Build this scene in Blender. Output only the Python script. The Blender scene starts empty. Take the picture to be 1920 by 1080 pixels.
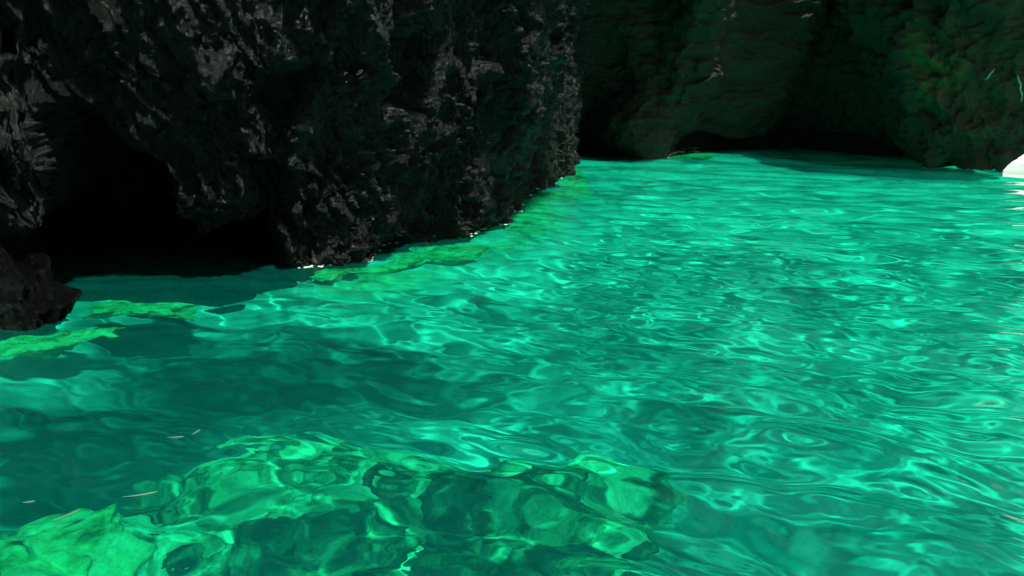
import bpy, math, random
import numpy as np
from mathutils import Vector, Matrix

SC = bpy.context.scene
COL = SC.collection

# ------------------------------------------------------------------ camera
W, H = 1920, 1080
FPX = 1507.0
CAM_Z = 2.0
PITCH = math.atan((540 - 150) / FPX)          # horizon hidden behind the rock, y = 150 px
cam_d = bpy.data.cameras.new('camera')
cam_d.sensor_width = 36.0
cam_d.lens = FPX / W * 36.0
cam_d.clip_start = 0.05
cam_d.clip_end = 6000
cam = bpy.data.objects.new('camera', cam_d)
COL.objects.link(cam)
cam.location = (0, 0, CAM_Z)
cam.rotation_euler = (math.pi / 2 - PITCH, 0, 0)
SC.camera = cam

# ------------------------------------------------------------------ sky, sun, exposure
SUN_EL, SUN_AZ = 62.0, 150.0                    # azimuth: degrees to the right of the view direction (+y)
world = bpy.data.worlds.new('World')
SC.world = world
world.use_nodes = True
wn = world.node_tree.nodes
sky = wn.new('ShaderNodeTexSky')
sky.sky_type = 'NISHITA'
sky.sun_disc = False
sky.sun_elevation = math.radians(SUN_EL)
sky.sun_rotation = math.radians(SUN_AZ)
sky.air_density = 1.0
sky.dust_density = 3.0
world.node_tree.links.new(sky.outputs[0], wn['Background'].inputs[0])
wn['Background'].inputs[1].default_value = 0.06

sun_d = bpy.data.lights.new('sun', 'SUN')
sun_d.energy = 5.0
sun_d.angle = math.radians(2.5)
sun_d.color = (1.0, 0.97, 0.92)
sun_d.cycles.is_caustics_light = True
sun = bpy.data.objects.new('sun', sun_d)
COL.objects.link(sun)
_e, _a = math.radians(SUN_EL), math.radians(SUN_AZ)
to_sun = Vector((math.sin(_a) * math.cos(_e), math.cos(_a) * math.cos(_e), math.sin(_e)))
sun.rotation_euler = to_sun.to_track_quat('Z', 'Y').to_euler()

SC.view_settings.view_transform = 'Standard'
SC.view_settings.look = 'None'
SC.view_settings.gamma = 1.0
SC.view_settings.exposure = 0.5
SC.render.engine = 'CYCLES'
SC.cycles.max_bounces = 10
SC.cycles.transmission_bounces = 8
SC.cycles.transparent_max_bounces = 8
SC.cycles.sample_clamp_indirect = 3.0
SC.cycles.caustics_refractive = True
SC.cycles.caustics_reflective = False
SC.cycles.use_denoising = True

# ------------------------------------------------------------------ helpers
_c, _s = math.cos(PITCH), math.sin(PITCH)


def ray(px, py):
    """Direction in the world of a point of the photograph (1920 x 1080)."""
    a = (np.asarray(px, float) - 960) / FPX
    b = (540 - np.asarray(py, float)) / FPX
    return np.stack([a, _c + b * _s, -_s + b * _c], -1)


def P(px, py, z=0.0):
    """The place on the level z that the photograph shows at px, py."""
    d = ray(px, py)
    t = (z - CAM_Z) / d[..., 2]
    return np.stack([d[..., 0] * t, d[..., 1] * t, np.full_like(t, z)], -1)


def project(p):
    v = p - np.array([0, 0, CAM_Z])
    dep = v[..., 1] * _c - v[..., 2] * _s
    up = v[..., 1] * _s + v[..., 2] * _c
    dep = np.where(dep < 0.1, 0.1, dep)
    return 960 + FPX * v[..., 0] / dep, 540 - FPX * up / dep


def _hash(ix, iy, iz, seed):
    h = (ix * 374761393 + iy * 668265263 + iz * 2147483647 + seed * 1274126177) & 0xFFFFFFFF
    h = ((h ^ (h >> 13)) * 1274126177) & 0xFFFFFFFF
    h = ((h ^ (h >> 16)) * 2246822519) & 0xFFFFFFFF
    return h ^ (h >> 15)


_G = np.array([[1, 1, 0], [-1, 1, 0], [1, -1, 0], [-1, -1, 0], [1, 0, 1], [-1, 0, 1], [1, 0, -1], [-1, 0, -1],
               [0, 1, 1], [0, -1, 1], [0, 1, -1], [0, -1, -1], [1, 1, 0], [-1, 1, 0], [0, -1, 1], [0, -1, -1]], float)


def gn(p, seed=0):
    """Gradient noise, about -1 .. 1, of points (..., 3)."""
    sh = p.shape[:-1]
    p = p.reshape(-1, 3)
    i = np.floor(p).astype(np.int64)
    f = p - i
    u = f * f * f * (f * (f * 6 - 15) + 10)
    out = np.zeros(len(p))
    for dx in (0, 1):
        wx = u[:, 0] if dx else 1 - u[:, 0]
        for dy in (0, 1):
            wy = wx * (u[:, 1] if dy else 1 - u[:, 1])
            for dz in (0, 1):
                w = wy * (u[:, 2] if dz else 1 - u[:, 2])
                g = _G[_hash(i[:, 0] + dx, i[:, 1] + dy, i[:, 2] + dz, seed) & 15]
                out += w * (g[:, 0] * (f[:, 0] - dx) + g[:, 1] * (f[:, 1] - dy) + g[:, 2] * (f[:, 2] - dz))
    return out.reshape(sh)


def fbm(p, octs=4, gain=0.5, seed=0):
    s, a, f = 0, 1.0, 1.0
    for k in range(octs):
        s = s + a * gn(p * f + 17.3 * k, seed + k)
        a *= gain
        f *= 2.03
    return s


def ridged(p, octs=4, gain=0.5, seed=0):
    s, a, f = 0, 1.0, 1.0
    for k in range(octs):
        s = s + a * (1 - 2 * np.abs(gn(p * f + 11.1 * k, seed + k)) - 0.5)
        a *= gain
        f *= 2.1
    return s


def facet(p, seed=0):
    """Broken-stone relief: each cell of a scattered lattice is a tilted plane of its own."""
    sh = p.shape[:-1]
    p = p.reshape(-1, 3)
    i = np.floor(p).astype(np.int64)
    best = np.full(len(p), 1e9)
    val = np.zeros(len(p))
    for dx in (-1, 0, 1):
        for dy in (-1, 0, 1):
            for dz in (-1, 0, 1):
                h = _hash(i[:, 0] + dx, i[:, 1] + dy, i[:, 2] + dz, seed)
                e = np.stack([i[:, 0] + dx + (h & 1023) / 1023.0 - p[:, 0], i[:, 1] + dy + ((h >> 10) & 1023) / 1023.0 - p[:, 1],
                              i[:, 2] + dz + ((h >> 20) & 1023) / 1023.0 - p[:, 2]], -1)
                d = (e * e).sum(-1)
                g = _G[(h >> 5) & 15]
                v = 0.75 * (e * g).sum(-1) + (((h >> 13) & 255) / 255.0 - 0.5)
                near = d < best
                best = np.where(near, d, best)
                val = np.where(near, v, val)
    return val.reshape(sh)


def sstep(a, b, x):
    t = np.clip((x - a) / (b - a), 0, 1)
    return t * t * (3 - 2 * t)


def inside(poly, x, y):
    """Signed distance in pixels to a polygon of the photograph: positive inside."""
    d2 = np.full(x.shape, 1e18)
    ins = np.zeros(x.shape, bool)
    n = len(poly)
    for k in range(n):
        ax, ay = poly[k]
        bx, by = poly[(k + 1) % n]
        ex, ey = bx - ax, by - ay
        t = np.clip(((x - ax) * ex + (y - ay) * ey) / (ex * ex + ey * ey + 1e-9), 0, 1)
        d2 = np.minimum(d2, (x - ax - t * ex) ** 2 + (y - ay - t * ey) ** 2)
        c = ((ay > y) != (by > y)) & (x < ex * (y - ay) / (ey if abs(ey) > 1e-9 else 1e-9) + ax)
        ins ^= c
    d = np.sqrt(d2)
    return np.where(ins, d, -d)


def make_mesh(name, verts, quads, mat=None, parent=None, smooth=True, tris=None, ngons=()):
    me = bpy.data.meshes.new(name)
    verts = np.asarray(verts, np.float32).reshape(-1, 3)
    quads = np.asarray(quads, np.int32).reshape(-1, 4)
    me.vertices.add(len(verts))
    me.vertices.foreach_set('co', verts.ravel())
    nl = quads.size + sum(len(n) for n in ngons)
    me.loops.add(nl)
    li = np.concatenate([quads.ravel()] + [np.asarray(n, np.int32) for n in ngons])
    me.loops.foreach_set('vertex_index', li.astype(np.int32))
    tot = np.concatenate([np.full(len(quads), 4, np.int32), np.array([len(n) for n in ngons], np.int32)])
    start = np.concatenate([[0], np.cumsum(tot)[:-1]]).astype(np.int32)
    me.polygons.add(len(tot))
    me.polygons.foreach_set('loop_start', start)
    me.polygons.foreach_set('loop_total', tot.astype(np.int32))
    me.update(calc_edges=True)
    me.validate()
    if smooth:
        me.polygons.foreach_set('use_smooth', np.ones(len(tot), bool))
    if mat:
        me.materials.append(mat)
    o = bpy.data.objects.new(name, me)
    COL.objects.link(o)
    o.parent = parent
    o.cycles.is_caustics_receiver = True
    return o


def grid_quads(nu, nv, closed=False):
    i = np.arange(nu - 1)[:, None]
    j = np.arange(nv if closed else nv - 1)[None, :]
    j2 = (j + 1) % nv
    a = i * nv + j
    b = (i + 1) * nv + j
    c = (i + 1) * nv + j2
    d = i * nv + j2
    return np.stack(np.broadcast_arrays(a, b, c, d), -1).reshape(-1, 4)


def tag(o, label=None, cat=None, group=None, kind=None):
    for k, v in (('label', label), ('category', cat), ('group', group), ('kind', kind)):
        if v:
            o[k] = v
    return o


# ------------------------------------------------------------------ materials
def new_mat(name):
    m = bpy.data.materials.new(name)
    m.use_nodes = True
    nt = m.node_tree
    nt.nodes.clear()
    return m, nt, nt.nodes, nt.links


def N(nt, typ, **kw):
    n = nt.nodes.new(typ)
    for k, v in kw.items():
        if k in n.inputs:
            n.inputs[k].default_value = v
        else:
            setattr(n, k, v)
    return n


def ramp(nt, stops, fac):
    r = nt.nodes.new('ShaderNodeValToRGB')
    e = r.color_ramp.elements
    while len(e) < len(stops):
        e.new(0.5)
    for q, (pos, c) in zip(e, stops):
        q.position = pos
        q.color = (*c, 1) if len(c) == 3 else c
    nt.links.new(fac, r.inputs[0])
    return r


def rock_material(name, dark, light, tint, rough=(0.25, 0.7), scale=1.0, bump=0.6, stretch=0.45, spec=0.5):
    m, nt, ns, L = new_mat(name)
    out = N(nt, 'ShaderNodeOutputMaterial')
    b = N(nt, 'ShaderNodeBsdfPrincipled')
    L.new(b.outputs[0], out.inputs[0])
    tc = N(nt, 'ShaderNodeTexCoord')
    mp = N(nt, 'ShaderNodeMapping')
    mp.inputs['Scale'].default_value = (1, 1, stretch)
    L.new(tc.outputs['Object'], mp.inputs[0])
    n1 = N(nt, 'ShaderNodeTexNoise', Scale=1.3 * scale, Detail=8.0, Roughness=0.65)
    n2 = N(nt, 'ShaderNodeTexNoise', Scale=22.0 * scale, Detail=8.0, Roughness=0.75)
    n3 = N(nt, 'ShaderNodeTexNoise', Scale=0.55 * scale, Detail=4.0, Roughness=0.5)
    vo = N(nt, 'ShaderNodeTexVoronoi', Scale=22.0 * scale)
    for q in (n1, n2, n3, vo):
        L.new(mp.outputs[0], q.inputs['Vector'])
    r1 = ramp(nt, [(0.3, dark), (0.55, [0.5 * (x + y) for x, y in zip(dark, light)]), (0.75, light)], n1.outputs['Fac'])
    r3 = ramp(nt, [(0.42, (0, 0, 0)), (0.62, (1, 1, 1))], n3.outputs['Fac'])
    mx = N(nt, 'ShaderNodeMix', data_type='RGBA')
    L.new(r3.outputs[0], mx.inputs[0])
    L.new(r1.outputs[0], mx.inputs[6])
    mx.inputs[7].default_value = (*tint, 1)
    mul = N(nt, 'ShaderNodeMix', data_type='RGBA', blend_type='MULTIPLY')
    mul.inputs[0].default_value = 0.7
    r2 = ramp(nt, [(0.3, (0.35, 0.35, 0.35)), (0.7, (1.3, 1.3, 1.3))], n2.outputs['Fac'])
    L.new(mx.outputs[2], mul.inputs[6])
    L.new(r2.outputs[0], mul.inputs[7])
    at = N(nt, 'ShaderNodeAttribute', attribute_name='moss')
    mo = N(nt, 'ShaderNodeMix', data_type='RGBA')
    L.new(at.outputs['Fac'], mo.inputs[0])
    L.new(mul.outputs[2], mo.inputs[6])
    mo.inputs[7].default_value = (0.13, 0.12, 0.035, 1)
    L.new(mo.outputs[2], b.inputs['Base Color'])
    rr = N(nt, 'ShaderNodeMapRange')
    rr.inputs['From Min'].default_value = 0.35
    rr.inputs['From Max'].default_value = 0.65
    rr.inputs['To Min'].default_value = rough[0]
    rr.inputs['To Max'].default_value = rough[1]
    L.new(n1.outputs['Fac'], rr.inputs[0])
    L.new(rr.outputs[0], b.inputs['Roughness'])
    b.inputs['Specular IOR Level'].default_value = spec
    b.inputs['Specular Tint'].default_value = (0.9, 1.0, 0.93, 1)
    add = N(nt, 'ShaderNodeMath', operation='MULTIPLY_ADD')
    L.new(vo.outputs['Distance'], add.inputs[0])
    add.inputs[1].default_value = 0.4
    L.new(n2.outputs['Fac'], add.inputs[2])
    bp = N(nt, 'ShaderNodeBump', Strength=bump, Distance=0.09 / scale)
    L.new(add.outputs[0], bp.inputs['Height'])
    L.new(bp.outputs[0], b.inputs['Normal'])
    return m


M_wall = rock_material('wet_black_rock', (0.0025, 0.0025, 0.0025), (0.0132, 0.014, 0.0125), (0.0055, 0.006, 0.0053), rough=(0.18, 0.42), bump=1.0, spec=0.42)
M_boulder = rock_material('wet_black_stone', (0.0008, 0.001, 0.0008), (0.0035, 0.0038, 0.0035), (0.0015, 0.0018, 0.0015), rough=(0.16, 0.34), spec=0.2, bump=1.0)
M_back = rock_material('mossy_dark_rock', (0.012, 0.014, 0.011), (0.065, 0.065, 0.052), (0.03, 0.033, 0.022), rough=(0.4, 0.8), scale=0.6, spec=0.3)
M_out = rock_material('olive_dark_rock', (0.010, 0.012, 0.009), (0.06, 0.06, 0.04), (0.05, 0.05, 0.02), rough=(0.4, 0.8), scale=0.8, spec=0.35)


def ledge_material(name, cols, scale=1.0, crack=0.3):
    """Pale submerged rock with weedy hollows."""
    m, nt, ns, L = new_mat(name)
    out = N(nt, 'ShaderNodeOutputMaterial')
    b = N(nt, 'ShaderNodeBsdfPrincipled', Roughness=0.85)
    L.new(b.outputs[0], out.inputs[0])
    tc = N(nt, 'ShaderNodeTexCoord')
    n1 = N(nt, 'ShaderNodeTexNoise', Scale=2.2 * scale, Detail=6.0, Roughness=0.6, Distortion=0.4)
    n2 = N(nt, 'ShaderNodeTexNoise', Scale=18.0 * scale, Detail=5.0, Roughness=0.6)
    L.new(tc.outputs['Object'], n1.inputs['Vector'])
    L.new(tc.outputs['Object'], n2.inputs['Vector'])
    r = ramp(nt, [(0.30, cols[0]), (0.42, cols[1]), (0.5, cols[2]), (0.7, cols[3])], n1.outputs['Fac'])
    mul = N(nt, 'ShaderNodeMix', data_type='RGBA', blend_type='MULTIPLY')
    mul.inputs[0].default_value = 0.5
    r2 = ramp(nt, [(0.3, (0.45, 0.45, 0.45)), (0.65, (1.15, 1.15, 1.15))], n2.outputs['Fac'])
    L.new(r.outputs[0], mul.inputs[6])
    L.new(r2.outputs[0], mul.inputs[7])
    L.new(mul.outputs[2], b.inputs['Base Color'])
    bp = N(nt, 'ShaderNodeBump', Strength=0.5, Distance=0.03)
    L.new(n2.outputs['Fac'], bp.inputs['Height'])
    L.new(bp.outputs[0], b.inputs['Normal'])
    return m


def water_material():
    m, nt, ns, L = new_mat('sea_water')
    out = N(nt, 'ShaderNodeOutputMaterial')
    fr = N(nt, 'ShaderNodeFresnel', IOR=1.33)
    rf = N(nt, 'ShaderNodeBsdfRefraction', Roughness=0.0, IOR=1.33)
    rf.inputs['Color'].default_value = (0.09, 0.94, 0.72, 1)
    gl = N(nt, 'ShaderNodeBsdfGlossy', Roughness=0.03)
    gl.inputs['Color'].default_value = (1, 1, 1, 1)
    df = N(nt, 'ShaderNodeBsdfDiffuse')                 # fine suspended matter: the milky share of the water
    df.inputs['Color'].default_value = (0.004, 0.42, 0.30, 1)
    tb = N(nt, 'ShaderNodeMixShader')
    tb.inputs[0].default_value = 0.085
    L.new(rf.outputs[0], tb.inputs[1])
    L.new(df.outputs[0], tb.inputs[2])
    mx = N(nt, 'ShaderNodeMixShader')
    L.new(fr.outputs[0], mx.inputs[0])
    L.new(tb.outputs[0], mx.inputs[1])
    L.new(gl.outputs[0], mx.inputs[2])
    L.new(mx.outputs[0], out.inputs[0])
    return m


def sand_material():
    m, nt, ns, L = new_mat('sea_sand')
    out = N(nt, 'ShaderNodeOutputMaterial')
    b = N(nt, 'ShaderNodeBsdfPrincipled', Roughness=0.9)
    L.new(b.outputs[0], out.inputs[0])
    tc = N(nt, 'ShaderNodeTexCoord')
    n1 = N(nt, 'ShaderNodeTexNoise', Scale=0.9, Detail=5.0, Roughness=0.55, Distortion=0.6)
    n2 = N(nt, 'ShaderNodeTexNoise', Scale=7.0, Detail=5.0, Roughness=0.6)
    L.new(tc.outputs['Object'], n1.inputs['Vector'])
    L.new(tc.outputs['Object'], n2.inputs['Vector'])
    r = ramp(nt, [(0.30, (0.30, 0.34, 0.31)), (0.42, (0.58, 0.60, 0.55)), (0.54, (0.82, 0.82, 0.76))], n1.outputs['Fac'])
    at = N(nt, 'ShaderNodeAttribute', attribute_name='bed_shade')  # shade over the left water, painted into the bed colour
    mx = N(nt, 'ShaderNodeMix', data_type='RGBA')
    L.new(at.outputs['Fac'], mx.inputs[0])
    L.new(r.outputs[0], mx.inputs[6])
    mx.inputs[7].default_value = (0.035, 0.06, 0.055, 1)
    n4 = N(nt, 'ShaderNodeTexNoise', Scale=2.6, Detail=6.0, Roughness=0.62, Distortion=0.8)
    L.new(tc.outputs['Object'], n4.inputs['Vector'])
    r4 = ramp(nt, [(0.44, (0.015, 0.02, 0.012)), (0.50, (0.25, 0.28, 0.16)), (0.57, (0.66, 0.70, 0.42)), (0.7, (0.8, 0.82, 0.52))], n4.outputs['Fac'])
    at2 = N(nt, 'ShaderNodeAttribute', attribute_name='reef')
    mx2 = N(nt, 'ShaderNodeMix', data_type='RGBA')
    L.new(at2.outputs['Fac'], mx2.inputs[0])
    at3 = N(nt, 'ShaderNodeAttribute', attribute_name='ledge')
    r5 = ramp(nt, [(0.34, (0.10, 0.11, 0.03)), (0.42, (0.42, 0.44, 0.16)), (0.55, (0.74, 0.76, 0.36))], n4.outputs['Fac'])
    mx3 = N(nt, 'ShaderNodeMix', data_type='RGBA')
    L.new(at3.outputs['Fac'], mx3.inputs[0])
    L.new(mx.outputs[2], mx3.inputs[6])
    L.new(r5.outputs[0], mx3.inputs[7])
    L.new(mx3.outputs[2], mx2.inputs[6])
    L.new(r4.outputs[0], mx2.inputs[7])
    mul = N(nt, 'ShaderNodeMix', data_type='RGBA', blend_type='MULTIPLY')
    mul.inputs[0].default_value = 0.5
    r2 = ramp(nt, [(0.3, (0.5, 0.5, 0.5)), (0.65, (1.1, 1.1, 1.1))], n2.outputs['Fac'])
    L.new(mx2.outputs[2], mul.inputs[6])
    L.new(r2.outputs[0], mul.inputs[7])
    L.new(mul.outputs[2], b.inputs['Base Color'])
    return m


# ------------------------------------------------------------------ water
def spectrum(rng, n, lo, hi, main, spread):
    lam = np.exp(rng.uniform(math.log(lo), math.log(hi), n))
    th = main + rng.normal(0, spread, n)
    return lam, th, rng.uniform(0, 2 * math.pi, n)


def wave_height(x, y, r):
    """Small wind waves, fading out with wavelength against the mesh spacing at distance r."""
    rng = np.random.default_rng(7)
    wx = x + 0.22 * gn(np.stack([x * 0.9, y * 0.9, 0 * x], -1), 51) + 0.07 * gn(np.stack([x * 2.7, y * 2.7, 0 * x], -1), 52)
    wy = y + 0.22 * gn(np.stack([x * 0.9, y * 0.9, 0 * x + 9], -1), 53) + 0.07 * gn(np.stack([x * 2.7, y * 2.7, 0 * x + 9], -1), 54)
    h = np.zeros_like(x)
    for lo, hi, n, slope, spread in ((1.1, 2.6, 14, 0.055, 0.4), (0.45, 1.1, 26, 0.09, 0.42), (0.18, 0.45, 34, 0.12, 0.5), (0.06, 0.18, 40, 0.085, 0.7)):
        lam, th, ph = spectrum(rng, n, lo, hi, math.radians(72), spread)
        for l, t, p_ in zip(lam, th, ph):
            k = 2 * math.pi / l
            a = slope / k * math.sqrt(2.0 / n)
            fade = sstep(0.0, 1.0, (l / (0.00034 * r * r + 0.0012 * r + 1e-6) - 3.0) / 3.0)
            near = 1.0 if l > 0.45 else ((0.8 + 0.2 * sstep(5.0, 9.0, r)) if l > 0.18 else (0.22 + 0.78 * sstep(5.0, 10.0, r)))
            h += a * fade * near * np.sin(k * (wx * math.cos(t) + wy * math.sin(t)) + p_)
    amp = 0.75 + 0.55 * fbm(np.stack([x * 0.25, y * 0.25, 0 * x + 3], -1), 3, 0.5, 60)
    calm = sstep(-4.0, 1.5, x - 0.15 * y)
    return h * np.clip(amp, 0.35, 1.5) * (0.6 + 0.4 * np.maximum(calm, sstep(5.5, 4.2, y))) * (1 + 0.25 * sstep(5.0, 3.5, y))


def build_water():
    rs = [0.3]
    while rs[-1] < 40:
        r = rs[-1]
        rs.append(r + min(max(0.012, 0.00034 * r * r), 0.4) if r > 2.2 else r + 0.1)
    while rs[-1] < 4000:
        rs.append(rs[-1] * 1.25)
    rs = np.array(rs)
    fine = np.radians(np.linspace(-42, 42, 760))
    coarse = np.radians(np.linspace(42, 318, 90))[1:-1]
    th = np.concatenate([fine, coarse])
    R_, T_ = np.meshgrid(rs, th, indexing='ij')
    x, y = R_ * np.sin(T_), R_ * np.cos(T_)
    z = wave_height(x, y, R_) * (R_ < 60)
    print('water grid', x.shape)
    verts = np.stack([x, y, z], -1)
    o = make_mesh('water', verts, grid_quads(len(rs), len(th), True)[:, ::-1], water_material(),
                  ngons=[list(range(len(th)))[::-1]])
    o.cycles.is_caustics_caster = True
    o.cycles.is_caustics_receiver = False
    tag(o, kind='structure')
    return o


# ------------------------------------------------------------------ sea bed
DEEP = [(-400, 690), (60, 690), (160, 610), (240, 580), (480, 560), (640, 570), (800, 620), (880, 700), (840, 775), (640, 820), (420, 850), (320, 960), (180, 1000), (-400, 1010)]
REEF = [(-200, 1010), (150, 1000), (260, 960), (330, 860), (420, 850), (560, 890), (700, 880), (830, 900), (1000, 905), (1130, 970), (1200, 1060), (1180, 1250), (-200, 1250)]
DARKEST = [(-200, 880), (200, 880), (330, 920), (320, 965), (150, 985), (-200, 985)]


def build_seabed():
    def axis(lo, hi, d, far):
        a = list(np.arange(lo, hi, d))
        s = d
        while a[-1] < far:
            s *= 1.35
            a.append(a[-1] + s)
        s = d
        while a[0] > -far:
            s *= 1.35
            a.insert(0, a[0] - s)
        return np.array(a)
    xs, ys = axis(-9, 16, 0.08, 4000), axis(0, 28, 0.08, 4000)
    x, y = np.meshgrid(xs, ys, indexing='ij')
    q = np.stack([x, y, 0 * x], -1)
    core = (np.abs(x) < 60) & (np.abs(y) < 60)
    z = -1.9 + core * (0.35 * fbm(q * 0.35, 4, 0.5, 70) + 0.06 * fbm(q * 1.7, 3, 0.5, 75))
    # the bed climbs to the foot of the rock
    foot, _ = polyline(LEFT_LINE, 0.1)
    d = np.full(x.shape, 1e9)
    fpx, _ = project(np.concatenate([foot, np.zeros((len(foot), 1))], 1))
    for (fx, fy), p_ in zip(foot, fpx):
        d = np.minimum(d, (np.hypot(x - fx, y - fy) + 1.0 * float(sstep(680, 540, p_))) ** 2)
    d = np.sqrt(d) + 0.25 * fbm(q * 1.2, 3, 0.5, 77)
    bl = P(-22, 594)
    d = np.minimum(d, np.maximum(0, np.hypot((x - bl[0]) / 1.3, y - bl[1]) + 0.5) + 0.2 * fbm(q * 1.5, 3, 0.5, 76))
    shallow = 1 - sstep(0.3, 2.2, d)
    z = z * (1 - shallow) - (0.42 + 0.14 * fbm(q * 2.2, 4, 0.6, 78)) * shallow
    ledge = (1 - sstep(0.35, 1.2, d)) * sstep(-0.7, -0.15, fbm(q * 0.7, 3, 0.5, 79)) * (x < 1.6)
    back, _ = polyline(BACK_LINE, 0.2)
    d = np.full(x.shape, 1e9)
    for fx, fy in back:
        d = np.minimum(d, (x - fx) ** 2 + (y - fy) ** 2)
    z = np.maximum(z, -0.3 - 0.5 * np.sqrt(d))
    z = np.where(core, z, -3.5)
    r = np.hypot(x, y) + 1e-6
    f = np.clip(1 - 0.9 * 2.2 / r, 0.05, 1)
    px, py = project(np.stack([x * f, y * f, 0 * x], -1))
    z = z - 0.6 * sstep(-80, 60, inside(DEEP, px, py)) * (y > 1) * (1 - shallow)
    r = np.hypot(x, y) + 1e-6
    f = np.clip(1 - 0.9 * 1.5 / r, 0.05, 1)
    px, py = project(np.stack([x * f, y * f, 0 * x], -1))
    reef = sstep(-70, 60, inside(REEF, px + 60 * fbm(q * 1.5, 3, 0.5, 83), py + 30 * fbm(q * 1.5, 3, 0.5, 84))) * (y > 1)
    z = z * (1 - reef) + reef * (-1.38 + 0.22 * fbm(q * 1.3, 4, 0.55, 85))
    # where the picture shows a place of the bed through the surface
    r = np.hypot(x, y) + 1e-6
    f = np.clip(1 - 0.9 * -z / r, 0.05, 1)
    px, py = project(np.stack([x * f, y * f, 0 * x], -1))
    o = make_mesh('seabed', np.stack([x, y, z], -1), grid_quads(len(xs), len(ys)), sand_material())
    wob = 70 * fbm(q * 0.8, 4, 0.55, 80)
    bed_shade = 0.97 * sstep(-60, 90, inside(DEEP, px + wob, py + 0.35 * wob)) + 0.5 * sstep(-20, 40, inside(DARKEST, px + wob, py))  # dark bed colour standing in for shade, darkest over the deeper hollow
    bed_shade = np.clip(bed_shade, 0, 1) * (y > 1)
    a3 = o.data.attributes.new('ledge', 'FLOAT', 'POINT')
    a3.data.foreach_set('value', ledge.astype(np.float32).ravel())
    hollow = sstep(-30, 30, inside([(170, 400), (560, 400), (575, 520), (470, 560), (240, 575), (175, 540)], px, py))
    bed_shade *= 1 - 0.7 * sstep(0.2, 0.8, shallow)
    bed_shade = np.maximum(bed_shade, 0.5 * hollow)
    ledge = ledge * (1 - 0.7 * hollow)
    a2 = o.data.attributes.new('reef', 'FLOAT', 'POINT')
    a2.data.foreach_set('value', reef.astype(np.float32).ravel())
    at = o.data.attributes.new('bed_shade', 'FLOAT', 'POINT')
    at.data.foreach_set('value', bed_shade.astype(np.float32).ravel())
    tag(o, kind='structure')
    return o


# ------------------------------------------------------------------ rock masses
def polyline(pts, step):
    pts = np.asarray(pts, float)
    # Catmull-Rom through the points, then resampled evenly
    p = np.vstack([2 * pts[0] - pts[1], pts, 2 * pts[-1] - pts[-2]])
    out = []
    for k in range(1, len(p) - 2):
        t = np.linspace(0, 1, 40, endpoint=False)[:, None]
        a, b, c, d = p[k - 1], p[k], p[k + 1], p[k + 2]
        out.append(0.5 * (2 * b + (c - a) * t + (2 * a - 5 * b + 4 * c - d) * t ** 2 + (3 * b - a - 3 * c + d) * t ** 3))
    out.append(pts[-1:])
    c = np.vstack(out)
    s = np.concatenate([[0], np.cumsum(np.linalg.norm(np.diff(c, axis=0), axis=1))])
    n = max(8, int(s[-1] / step))
    u = np.linspace(0, s[-1], n)
    return np.stack([np.interp(u, s, c[:, k]) for k in range(c.shape[1])], -1), u


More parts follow.
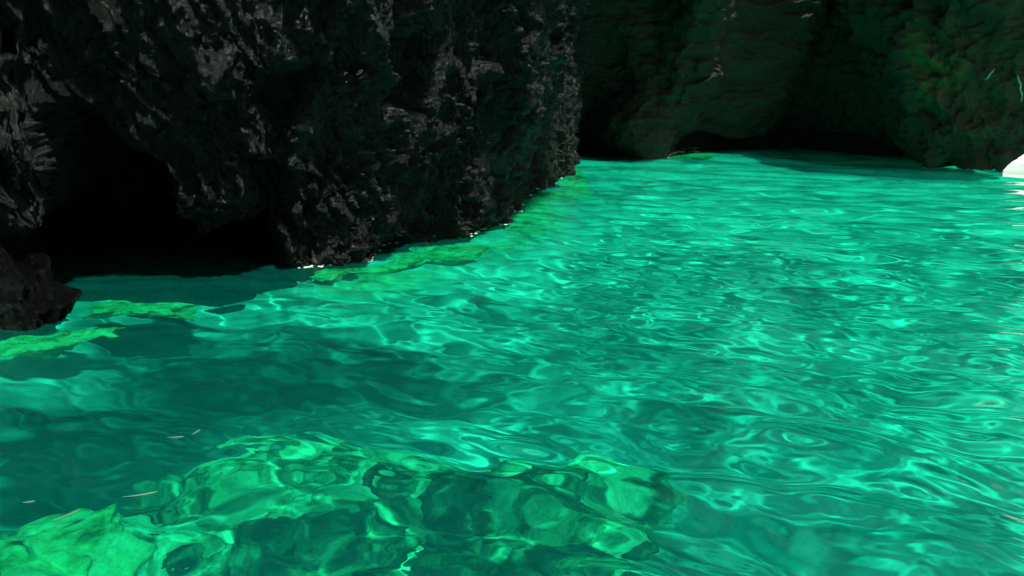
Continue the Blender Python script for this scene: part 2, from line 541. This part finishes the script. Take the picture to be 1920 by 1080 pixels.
def rock_mass(name, line, mat, zs, profile, detail, zmin=None, zmax=None, facing=None, moss=None, depth=3.0, step=0.02, smooth_n=60, side=1.0):
    """A closed rock body: its face follows LINE on the water, ZS are the levels of its rows, PROFILE gives how far
    each point of the face stands out over the water, DETAIL the relief; behind it the body is DEPTH thick."""
    c, u = polyline(line, step)
    c = c[:, :2]
    t = np.gradient(c, axis=0)
    k = np.ones(smooth_n) / smooth_n
    t = np.stack([np.convolve(np.pad(t[:, i], smooth_n, mode='edge'), k, 'same')[smooth_n:-smooth_n] for i in (0, 1)], -1)
    t /= np.linalg.norm(t, axis=1, keepdims=True)
    n2 = np.stack([t[:, 1], -t[:, 0]], -1) * side
    if facing is not None:
        n2 = np.broadcast_to(np.array(facing) / np.linalg.norm(facing), n2.shape)
        t = np.stack([-n2[:, 1], n2[:, 0]], -1)
    nrm = np.concatenate([n2, np.zeros((len(c), 1))], -1)
    nu, nz = len(c), len(zs)
    z = np.broadcast_to(zs[None, :], (nu, nz)).copy()
    if zmin is not None:
        zm = zmin(c, u)[:, None]
        z = np.maximum(z, zm + (z - zs[0]) * 0.02)
    if zmax is not None:
        zm = zmax(c, u)[:, None]
        z = np.where(z > zm, zm + (z - zm) * 0.02, z)
    kk = np.ones(2 * smooth_n + 1) / (2 * smooth_n + 1)
    cs = np.stack([np.convolve(np.pad(c[:, i], smooth_n, mode='reflect', reflect_type='odd'), kk, 'valid') for i in (0, 1)], -1)
    lift = sstep(-0.05, 0.7, z)[..., None]
    base = np.concatenate([c[:, None, :] * (1 - lift) + cs[:, None, :] * lift, z[..., None]], -1)
    px, py = project(base)
    off = profile(base, px, py, u[:, None], z)
    front = base + nrm[:, None, :] * off[..., None]
    d, dz = detail(front, px, py, z)
    front = front + nrm[:, None, :] * d[..., None]
    front[..., 2] += dz
    rock_mass.mid = (front, px, py)
    tang = np.concatenate([t, np.zeros((nu, 1))], -1)
    sl = 0.11 * fbm(front * 2.1, 3, 0.5, 901) * sstep(-0.1, 0.4, z)
    front = front + tang[:, None, :] * sl[..., None]
    rock_mass.face = front
    rows = []
    for kk in range(1, 9):                                   # over the top and down the back
        f = kk / 8.0
        b = front[:, -1, :] - nrm * ((depth + off[:, -1:]) * f)
        b[:, 2] += 0.6 * math.sin(math.pi * f) + 0.25 * fbm(b * 0.8, 3, 0.5, 5)
        rows.append(b)
    top_b = rows[-1].copy()
    for kk in range(1, 7):
        f = kk / 6.0
        b = top_b.copy()
        b[:, 2] = top_b[:, 2] * (1 - f) + front[:, 0, 2] * f
        b += nrm * (0.3 * fbm(b * 0.8, 3, 0.5, 6))[:, None] * (1 if kk < 6 else 0)
        rows.append(b)
    full = np.concatenate([front, np.stack(rows, 1)], 1)
    nv = full.shape[1]
    q = grid_quads(nu, nv, True)
    if side < 0:
        q = q[:, ::-1]
    a = list(range(nv))
    e = list(range((nu - 1) * nv, nu * nv))
    ng = [a, e[::-1]] if side < 0 else [a[::-1], e]
    o = make_mesh(name, full.reshape(-1, 3), q, mat, ngons=ng)
    if moss is not None:
        fx, fy = project(full)
        v = sstep(-30, 40, inside(moss, fx, fy) + 40 * fbm(full * 1.4, 4, 0.6, 911)) * np.clip(0.6 + 0.8 * fbm(full * 5, 3, 0.6, 912), 0, 1)
        at = o.data.attributes.new('moss', 'FLOAT', 'POINT')
        at.data.foreach_set('value', v.astype(np.float32).ravel())
    return o


def levels(*segs):
    z = []
    for a, b, d in segs:
        z += list(np.arange(a, b - d * 0.5, d))
    z.append(segs[-1][1])
    return np.array(z)


def jag(z3, lo=1.0):
    """Craggy, vertically drawn-out relief of the wet wall: a sum of ridges and lumps."""
    q = z3 * np.array([1, 1, 0.45])
    sk = z3[..., 2] * 0.25
    q = q + np.stack([sk, sk, 0 * sk], -1)
    w = np.stack([gn(q * 1.6, 98), gn(q * 1.6, 99), gn(q * 1.6, 97)], -1) * 0.12
    big = 0.30 * fbm(q * 0.9, 3, 0.5, 101)
    mid = 0.11 * ridged((q + w) * 2.6, 2, 0.55, 111)
    q2 = z3 * np.array([1, 1, 0.30]) + np.stack([sk, sk, 0 * sk], -1) + w * 0.6
    small = 0.10 * facet(q2 * 4.0 + w, 125) + 0.07 * facet(q2 * 9.0, 126) + 0.03 * facet(q2 * 20.0, 128) + 0.04 * ridged(q2 * 6, 2, 0.6, 121) + 0.035 * ridged(q2 * 14.0, 2, 0.6, 127) + 0.025 * gn(q2 * 26, 131) + 0.014 * gn(q2 * 50, 132)
    patch = 0.55 + 0.75 * sstep(-0.35, 0.4, gn(q * 1.1, 133))
    return lo * (big + mid) + small * patch


# left wall -----------------------------------------------------------------
LEFT_LINE = np.vstack([P(-520, 640)[:2], P(-260, 590)[:2], P(-60, 548)[:2], P(150, 523)[:2], P(300, 519)[:2], P(420, 515)[:2],
                       P(540, 506)[:2], P(610, 500)[:2], P(680, 484)[:2], P(740, 462)[:2], P(830, 446)[:2], P(900, 428)[:2],
                       P(942, 406)[:2], P(985, 372)[:2], P(1030, 346)[:2], P(1062, 326)[:2],
                       P(1066, 318)[:2] + np.array([0.0, 0.4]), P(1060, 312)[:2] + np.array([-0.5, 1.5]), P(1020, 308)[:2] + np.array([-2.5, 2.5])])
CAVITY = [(118, 215), (200, 185), (262, 262), (330, 300), (338, 400), (395, 430), (450, 405), (505, 400), (535, 505), (520, 560), (60, 560), (30, 440), (100, 380)]


def left_profile(b, px, py, u, z):
    over = (0.385 - 0.385 * sstep(900, 1060, px)) * np.clip(z, 0, 10) - 0.1 * sstep(0.3, -0.2, z)
    cav = sstep(-12, 40, inside(CAVITY, px, py))
    bulge = sstep(190, 0, px + 30 * fbm(b * 1.3, 3, 0.5, 96)) * sstep(0.35, 0.8, z) * 0.75 * (1 - 0.75 * sstep(0.9, 2.6, z))
    rib = 0.08 * sstep(-10, 45, inside([(335, 330), (470, 300), (480, 385), (420, 412), (350, 395)], px, py))
    # dark gullies between the ribs, running down to the right
    gul = 0
    for poly in ([(490, 130), (545, 120), (545, 215), (500, 232), (470, 200)], [(620, 60), (700, 70), (705, 210), (640, 190)],
                 [(450, 290), (520, 300), (545, 420), (470, 400)], [(0, 60), (45, 60), (50, 110), (0, 110)]):
        gul = gul + 0.4 * sstep(-15, 20, inside(poly, px, py))
    return over - (3.0 + 0.8 * fbm(b * 0.9, 3, 0.5, 95)) * cav + bulge + rib * (1 - cav) - gul


def left_detail(p, px, py, z):
    d = jag(p)
    edge = sstep(-2.5, 0.3, z)
    dz = 0.10 * gn(p * np.array([1.7, 1.7, 1.7]), 141) + 0.03 * gn(p * 6.0, 142)
    return d * (0.3 + 0.7 * edge), dz * edge * sstep(0.0, 0.4, z)


def build_left_wall():
    zs = levels((-2.6, -0.3, 0.12), (-0.3, 3.6, 0.018), (3.6, 12.0, 0.15))
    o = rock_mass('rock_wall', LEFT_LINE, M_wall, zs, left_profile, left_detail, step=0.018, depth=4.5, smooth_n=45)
    tag(o, 'jagged wet black rock wall with a dark hollow at its foot, rising from the green water', 'rock wall')
    return o


# back wall -----------------------------------------------------------------
BACK_LINE = np.vstack([P(880, 302)[:2], P(1000, 301)[:2], P(1090, 300)[:2], P(1180, 299)[:2], P(1245, 296)[:2], P(1262, 288)[:2],
                       P(1330, 282)[:2], P(1430, 279)[:2], P(1465, 272)[:2], P(1510, 277)[:2], P(1600, 286)[:2], P(1690, 292)[:2], P(1780, 294)[:2], P(1840, 292)[:2]])


def back_profile(b, px, py, u, z):
    lip = 0.38 + 0.12 * np.sin(px * 0.021) + 0.06 * np.sin(px * 0.063)
    under = sstep(1225, 1290, px)
    hollow = sstep(1255, 1300, px) * sstep(1445, 1400, px) + sstep(1475, 1510, px) * sstep(1680, 1640, px)
    rec = sstep(1215, 1120, px + 25 * np.sin(z * 2.1))
    h = np.clip(z - lip, 0, 4.4)
    o = under * (-1.0 * hollow * sstep(lip + 0.1, lip - 0.08, z) * sstep(-1.2, -0.5, z) + 1.15 * np.minimum(h, 1.1) + 0.64 * np.clip(h - 1.1, 0, 10) + 0.3 * sstep(1340, 1260, px) * h)
    o += rec * (0.80 * np.clip(z, 0, 5.5) - 3.2 * sstep(-0.7, -0.25, z) * sstep(5.6, 4.4, z))
    return o


def back_detail(p, px, py, z):
    q = p * np.array([1, 1, 1.0])
    d = 0.30 * fbm(q * np.array([0.30, 0.5, 0.95]), 3, 0.5, 201) + 0.05 * facet(q * np.array([0.9, 1.4, 2.0]), 205) + 0.03 * facet(q * 4.5, 206) + 0.13 * ridged((q + 0.25 * np.stack([0 * z, 0 * z, gn(q * 0.5, 215)], -1)) * np.array([0.35, 1.0, 2.6]), 3, 0.5, 211) + 0.06 * ridged(q * np.array([1.4, 2, 6.0]), 3, 0.55, 221)
    e = sstep(-0.2, 0.6, z)
    return d * (0.15 + 0.85 * e), 0.08 * gn(p * 1.8, 231) * e * sstep(0.2, 0.7, z)


def build_back_wall():
    zs = levels((-2.6, -0.3, 0.2), (-0.3, 5.2, 0.03), (5.2, 13.0, 0.25))
    o = rock_mass('rock_overhang', BACK_LINE, M_back, zs, back_profile, back_detail, facing=(0.05, -1.0), step=0.035, depth=4.0, smooth_n=14)
    tag(o, 'dark greenish rock overhang across the far side of the cave, hollow under its lip', 'rock overhang')
    return o


# right outcrop ---------------------------------------------------------------
OUT_LINE = np.vstack([P(1640, 284)[:2] + np.array([0.2, 1.2]), P(1690, 293)[:2], P(1730, 312)[:2], P(1775, 311)[:2], P(1800, 316)[:2], P(1850, 320)[:2], P(1885, 322)[:2],
                      P(1915, 322)[:2], P(1938, 321)[:2]])


def out_zmin(c, u):
    px, py = project(np.concatenate([c, np.zeros((len(c), 1))], -1))
    z = np.full(len(c), -2.6)
    pts = [(1640, -2.6), (1690, -0.3), (1728, -0.3), (1745, -0.02), (1768, 0.2), (1785, 0.03), (1800, -0.05), (1850, -0.1), (1862, 0.12), (1878, -0.2), (1882, 0.03),
           (1890, 0.15), (1900, 0.30), (1920, 0.47), (1940, 0.62)]
    return np.interp(px, [p[0] for p in pts], [p[1] for p in pts])


def out_profile(b, px, py, u, z):
    return 0.50 * np.clip(z, 0, 4.4) - 0.1


def out_detail(p, px, py, z):
    q = p * np.array([1, 1, 0.8])
    d = 0.32 * fbm(q * np.array([0.45, 0.6, 0.95]), 3, 0.5, 301) + 0.07 * facet(q * np.array([1.0, 1.0, 1.8]), 305) + 0.035 * facet(q * 4.5, 306) + 0.16 * ridged(q * 1.5, 3, 0.5, 311) + 0.05 * ridged(q * 4.5, 3, 0.55, 321)
    e = sstep(-0.1, 0.5, z)
    return d * (0.1 + 0.9 * e), 0.08 * gn(p * 1.6, 331) * e * sstep(0.2, 0.8, z)


def build_outcrop():
    zs = levels((-2.6, -0.3, 0.2), (-0.3, 4.6, 0.028), (4.6, 12.0, 0.25))
    o = rock_mass('rock_outcrop', OUT_LINE, M_out, zs, out_profile, out_detail, zmin=out_zmin, zmax=lambda c, u: 4.9 - 0.7 * sstep(0.45, 0.8, u / u[-1]), moss=[(1690, 70), (1770, 90), (1800, 150), (1770, 200), (1720, 170)], step=0.03, depth=0.9, smooth_n=50)
    tag(o, 'olive tinged rock outcrop hanging in jagged points to the water beside the bright cave mouth', 'rock outcrop')
    return o


# ------------------------------------------------------------------ boulders and submerged rocks
def blob_rock(name, loc, size, mat, seed, rough=0.25, rotz=0.0, n=160, flat=1.0, top=None, fine=0.16, foot=1.0):
    """A closed boulder: a displaced ball, pole up."""
    nu, nv = n, n // 2
    th = np.linspace(0, 2 * math.pi, nu, endpoint=False)
    ph = np.linspace(0.02, math.pi - 0.02, nv)
    T, F = np.meshgrid(ph, th, indexing='ij')
    d = np.stack([np.sin(T) * np.cos(F), np.sin(T) * np.sin(F), np.cos(T)], -1)
    d = np.sign(d) * np.abs(d) ** np.array([0.8, 0.8, flat])
    p = d * np.array(size)
    q = p + np.array(loc)
    r = 1 + rough * (fbm(q * 0.9 / max(size[0], 0.3), 3, 0.5, seed) * 1.4 + 0.5 * ridged(q * 2.2, 3, 0.5, seed + 9) + fine * ridged(q * np.array([8, 8, 5]), 3, 0.5, seed + 19))
    p = p * r[..., None]
    if foot < 1:
        p[..., :2] *= (1 - (1 - foot) * sstep(-0.03, -0.2, p[..., 2] + loc[2]))[..., None]
    if top is not None:
        hz = p[..., 2] + loc[2]
        lim = top + 0.13 * fbm((p + np.array(loc)) * 3.5, 4, 0.6, seed + 31) - 0.03
        p[..., 2] = np.where(hz > lim, lim + (hz - lim) * 0.05, hz) - loc[2]
    q = grid_quads(nv, nu, True)
    o = make_mesh(name, p.reshape(-1, 3), q, mat, ngons=[list(range(nu))[::-1], list(range((nv - 1) * nu, nv * nu))])
    o.location = loc
    o.rotation_euler.z = rotz
    return o


sea = build_water()
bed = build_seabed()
lw = build_left_wall()
face_left = rock_mass.face
bw = build_back_wall()
face_back = rock_mass.face
oc = build_outcrop()
face_out = rock_mass.face


def waterline(face):
    """Where a rock face meets the level 0: one point per column."""
    out = []
    for c in face:
        k = np.argmax(c[:, 2] > 0.0)
        if k:
            f = -c[k - 1, 2] / (c[k, 2] - c[k - 1, 2] + 1e-9)
            out.append(c[k - 1] * (1 - f) + c[k] * f)
    return np.array(out)


def build_pale_rim():  # thin light outline along the waterline, added as small flecks
    m, nt, ns, L = new_mat('thin_rim')
    o_ = N(nt, 'ShaderNodeOutputMaterial')
    b_ = N(nt, 'ShaderNodeBsdfPrincipled', Roughness=0.6)
    b_.inputs['Base Color'].default_value = (0.38, 0.66, 0.46, 1)
    L.new(b_.outputs[0], o_.inputs[0])
    rng = np.random.default_rng(3)
    V, F = [], []
    for face, lo, hi, dens, rad in ((face_left, 560, 1066, 1.0, 1.0), (face_out, 1690, 1885, 0.8, 1.3), (face_back, 1245, 1310, 0.9, 1.8)):
        wl = waterline(face)
        px, _ = project(wl)
        wl = wl[(px > lo) & (px < hi)]
        den = 0.5 + 1.1 * fbm(wl * 1.6, 3, 0.6, 77)
        for p, dn in zip(wl, den):
            for _ in range(rng.poisson(max(0, dn) * dens * 1.3)):
                r = rad * rng.uniform(0.005, 0.02)
                cx, cy = p[0] + rng.normal(0, 0.025) * rad, p[1] - abs(rng.normal(0, 0.03)) * rad
                rr = np.full((1, 1), math.hypot(cx, cy))
                V.append((cx, cy, r, rng.uniform(0, 6.28)))
    V = np.array(V)
    hz = wave_height(V[:, 0], V[:, 1], np.hypot(V[:, 0], V[:, 1]))
    verts, quads = [], []
    for (cx, cy, r, a), h in zip(V, hz):
        b0 = len(verts)
        for lev, (rf_, zz) in enumerate(((1.0, -0.004), (0.9, 0.25 * r), (0.4, 0.45 * r))):
            for g in range(6):
                an = a + g * math.pi / 3
                verts.append((cx + 1.5 * r * rf_ * math.cos(an), cy + r * rf_ * math.sin(an), h + zz))
        for lev in (0, 1):
            for g in range(6):
                g2 = (g + 1) % 6
                quads.append((b0 + lev * 6 + g, b0 + lev * 6 + g2, b0 + lev * 6 + 6 + g2, b0 + lev * 6 + 6 + g))
        quads.append((b0 + 12, b0 + 13, b0 + 14, b0 + 15))
        quads.append((b0 + 12, b0 + 15, b0 + 16, b0 + 17))
    o = make_mesh('pale_rim', verts, quads, m)
    tag(o, 'added broken pale rim tracing the foot of the rocks', 'pale_rim', kind='stuff')


build_pale_rim()


def pale_streak(pts):
    """A thin pale strip lying over the outcrop's face, as a part of the outcrop."""
    from mathutils.bvhtree import BVHTree
    tree = BVHTree.FromObject(oc, bpy.context.evaluated_depsgraph_get())
    hit = []
    pp = np.array(pts, float)
    tt = np.linspace(0, len(pp) - 1, 14)
    for x, y in zip(np.interp(tt, range(len(pp)), pp[:, 0]), np.interp(tt, range(len(pp)), pp[:, 1])):
        d = Vector(ray(x, y)).normalized()
        loc, nr, i, dist = tree.ray_cast(Vector((0, 0, CAM_Z)), d)
        if loc:
            hit.append(loc - d * 0.04)
    if len(hit) < 4:
        return
    v, ring, k = [], 7, len(hit)
    for j, h in enumerate(hit):
        w = 0.022 * (0.35 + 0.65 * math.sin(math.pi * (j + 0.7) / (k + 0.4))) * (1 + 0.3 * math.sin(j * 2.1))
        tg = (hit[min(j + 1, k - 1)] - hit[max(j - 1, 0)]).normalized()
        a = tg.cross(Vector((0, 1, 0.1))).normalized()
        b = tg.cross(a)
        for g in range(ring):
            an = 2 * math.pi * g / ring
            v.append(h + a * (w * math.cos(an)) + b * (w * math.sin(an)))
    make_mesh('streak', v, grid_quads(k, ring, True), M_streak, parent=oc, ngons=[list(range(ring))[::-1], list(range((k - 1) * ring, k * ring))])


M_streak, nt, ns, L = new_mat('pale_streak_tone')
_o = N(nt, 'ShaderNodeOutputMaterial')
_b = N(nt, 'ShaderNodeBsdfPrincipled', Roughness=0.7)
_b.inputs['Base Color'].default_value = (0.42, 0.42, 0.36, 1)
L.new(_b.outputs[0], _o.inputs[0])
bpy.context.view_layer.update()
pale_streak([(1847, 149), (1853, 146), (1855, 140), (1861, 134), (1864, 130)])
pale_streak([(1908, 140), (1910, 150), (1914, 158), (1913, 168), (1917, 178), (1915, 190)])

M_yellow = ledge_material('yellow_weed_rock', [(0.08, 0.085, 0.02), (0.42, 0.44, 0.12), (0.68, 0.70, 0.26), (0.80, 0.82, 0.42)], 2.0)
M_pale = ledge_material('pale_reef_rock', [(0.012, 0.018, 0.01), (0.2, 0.23, 0.12), (0.66, 0.70, 0.40), (0.82, 0.84, 0.54)], 1.3)
M_dark = ledge_material('dark_reef_rock', [(0.006, 0.008, 0.005), (0.012, 0.016, 0.01), (0.07, 0.09, 0.05), (0.5, 0.56, 0.3)], 2.2)

# near boulder on the left, standing out of the water
o = blob_rock('boulder', tuple(P(-22, 594)), (0.64, 0.40, 0.68), M_boulder, 400, rough=0.38, n=420, flat=0.8, fine=0.22, foot=0.3)
o.location.z = -0.05
tag(o, 'small black glistening boulder standing in bright green water before the dark hollow', 'boulder')

# shallow ledges along the foot of the rock
for px, py, size, rz, lab, z in (
        (800, 474, (0.55, 0.2, 0.26), 0.75, 'yellow green weedy ledge just under water, at the foot of the black wall', -0.26),
        (645, 502, (0.34, 0.12, 0.2), 0.45, 'thin weedy strip of ledge between the dark hollow and the broader ledge', -0.22),
        (60, 628, (0.55, 0.14, 0.24), 0.42, 'bright green submerged ledge skirting the small black boulder', -0.2),
        (240, 560, (0.4, 0.22, 0.24), 0.0, 'dull green submerged ledge under the dark hollow of the wall', -0.34)):
    c0 = P(px, py)
    o = blob_rock('rock_ledge', (c0[0], c0[1], z), size, M_yellow, 410 + px, rough=1.0, rotz=rz, top=-0.2, n=220)
    tag(o, lab, 'rock ledge', 'shallow ledges at the foot of the rock')
c0 = P(1290, 288)
o = blob_rock('rock_ledge', (c0[0], c0[1], -0.3), (0.9, 0.9, 0.35), M_yellow, 470, rough=0.4, top=-0.03)
tag(o, 'distant yellow green ledge awash beneath the far overhang', 'rock ledge', 'shallow ledges at the foot of the rock')


def under(px, py, depth):
    """Place on the level -depth that shows through the calm surface at px, py."""
    p = P(px, py)
    h = math.hypot(p[0], p[1])
    st = math.sin(math.atan2(h, CAM_Z)) / 1.33
    tt = depth * st / math.sqrt(1 - st * st)
    return (p[0] * (1 + tt / h), p[1] * (1 + tt / h), -depth)


# submerged reef in the foreground
for px, py, dep, size, rz, m, lab, cat in (
        (40, 1072, 0.50, (0.42, 0.40, 0.28), 0.2, M_yellow, 'bright yellow green submerged rock near the surface in the foreground', 'rock'),
        (400, 945, 1.56, (0.62, 0.50, 0.30), 0.5, M_pale, 'pale green submerged reef slab beside the dark deep water', 'reef slab'),
        (760, 985, 1.54, (0.75, 0.46, 0.32), -0.2, M_pale, 'broad pale submerged slab streaked with dark clefts', 'reef slab'),
        (1060, 1000, 1.42, (0.46, 0.50, 0.40), -0.4, M_pale, 'rounded pale submerged slab at the edge of the open turquoise water', 'reef slab'),
        (300, 1065, 1.45, (0.55, 0.36, 0.33), 0.1, M_pale, 'mottled pale slab behind the bright yellow green rock', 'reef slab'),
        (940, 935, 1.06, (0.42, 0.17, 0.16), -0.12, M_dark, 'long dark submerged rock lying across the pale slabs', 'rock'),
        (715, 915, 1.2, (0.19, 0.16, 0.14), 0.0, M_dark, 'small round dark rock under water beside the long dark one', 'rock'),
        (560, 1045, 1.08, (0.62, 0.19, 0.2), 0.15, M_dark, 'dark weedy submerged rock between pale slabs in the foreground', 'rock'),
        (880, 1035, 0.95, (0.35, 0.08, 0.14), -0.25, M_dark, 'narrow dark ridge crossing the broad pale slab', 'rock'),
        (1030, 1075, 0.86, (0.22, 0.22, 0.2), 0.1, M_dark, 'blackish submerged block at the near end of the rounded slab', 'rock'),
        (1185, 1056, 0.9, (0.05, 0.05, 0.05), 0.0, M_dark, 'fist sized black stone on the end of the rounded slab', 'stone')):
    o = blob_rock('submerged_rock', under(px, py, dep), size, m, 500 + px, rough=0.6, rotz=rz, n=180)
    tag(o, lab, cat, 'submerged rocks of the near reef')

# pale slivers afloat over the dark water
M_sliver, nt, ns, L = new_mat('dull_sliver')
_o = N(nt, 'ShaderNodeOutputMaterial')
_b = N(nt, 'ShaderNodeBsdfPrincipled', Roughness=0.5)
_b.inputs['Base Color'].default_value = (0.07, 0.17, 0.115, 1)
L.new(_b.outputs[0], _o.inputs[0])
for x0, y0, x1, y1, lab in ((97, 967, 153, 945, 'longest and palest sliver floating on the darkest water'),
                            (228, 935, 297, 924, 'thin sliver floating near the edge of the pale reef'),
                            (40, 938, 65, 935, 'short sliver on dark water behind the longest one'),
                            (360, 822, 377, 811, 'tiny tilted sliver floating alone on open teal water'),
                            (312, 824, 345, 823, 'faint level sliver beside the tiny tilted one')):
    a, b = P(x0, y0), P(x1, y1)
    c, dv = (a + b) / 2, b - a
    ln = np.linalg.norm(dv)
    k, ring = 14, 8
    t = np.linspace(-1, 1, k)
    v = []
    for tt in t:
        w = 0.006 * math.sqrt(max(0.02, 1 - tt * tt)) * (1 + 0.4 * tt)
        for g in range(ring):
            an = 2 * math.pi * g / ring
            v.append((tt * ln / 2, w * math.cos(an) + 0.05 * ln * tt * tt, 0.5 * w * math.sin(an)))
    o = make_mesh('pale_sliver', v, grid_quads(k, ring, True)[:, ::-1], M_sliver, ngons=[list(range(ring)), list(range((k - 1) * ring, k * ring))[::-1]])
    rr = math.hypot(c[0], c[1])
    zz = wave_height(np.array([[c[0]]]), np.array([[c[1]]]), np.array([[rr]]))[0, 0]
    o.location = (c[0], c[1], zz + 0.003)
    o.rotation_euler.z = math.atan2(dv[1], dv[0])
    tag(o, lab, 'straw', 'pale slivers afloat')


# white rock added outside the mouth to brighten the opening and its reflections
def build_glare_cliff():
    m, nt, ns, L = new_mat('glare_white')
    out = N(nt, 'ShaderNodeOutputMaterial')
    b = N(nt, 'ShaderNodeBsdfPrincipled', Roughness=0.9)
    n = N(nt, 'ShaderNodeTexNoise', Scale=1.5, Detail=6.0)
    r = ramp(nt, [(0.3, (0.7, 0.68, 0.64)), (0.6, (0.86, 0.85, 0.82))], n.outputs['Fac'])
    L.new(r.outputs[0], b.inputs['Base Color'])
    L.new(b.outputs[0], out.inputs[0])
    line = np.array([P(1835, 297)[:2], P(1870, 300)[:2], P(1910, 305)[:2], P(1960, 309)[:2], P(2060, 316)[:2], P(2200, 330)[:2], P(2420, 360)[:2]])
    prof = lambda b, px, py, u, z: -1.3 * np.clip(z, -1, 0.9) - 0.8 * np.clip(z - 0.9, 0, 20)
    det = lambda p, px, py, z: (0.25 * fbm(p * 0.8, 4, 0.5, 601) + 0.1 * ridged(p * 2, 3, 0.5, 611), 0 * z)
    o = rock_mass('glare_cliff', line, m, levels((-1.5, -0.2, 0.2), (-0.2, 15, 0.12)), prof, det, step=0.12, depth=4.0, smooth_n=20)
    tag(o, 'added white rock slope that brightens the cave mouth and the water before it', 'bright reflector')


build_glare_cliff()
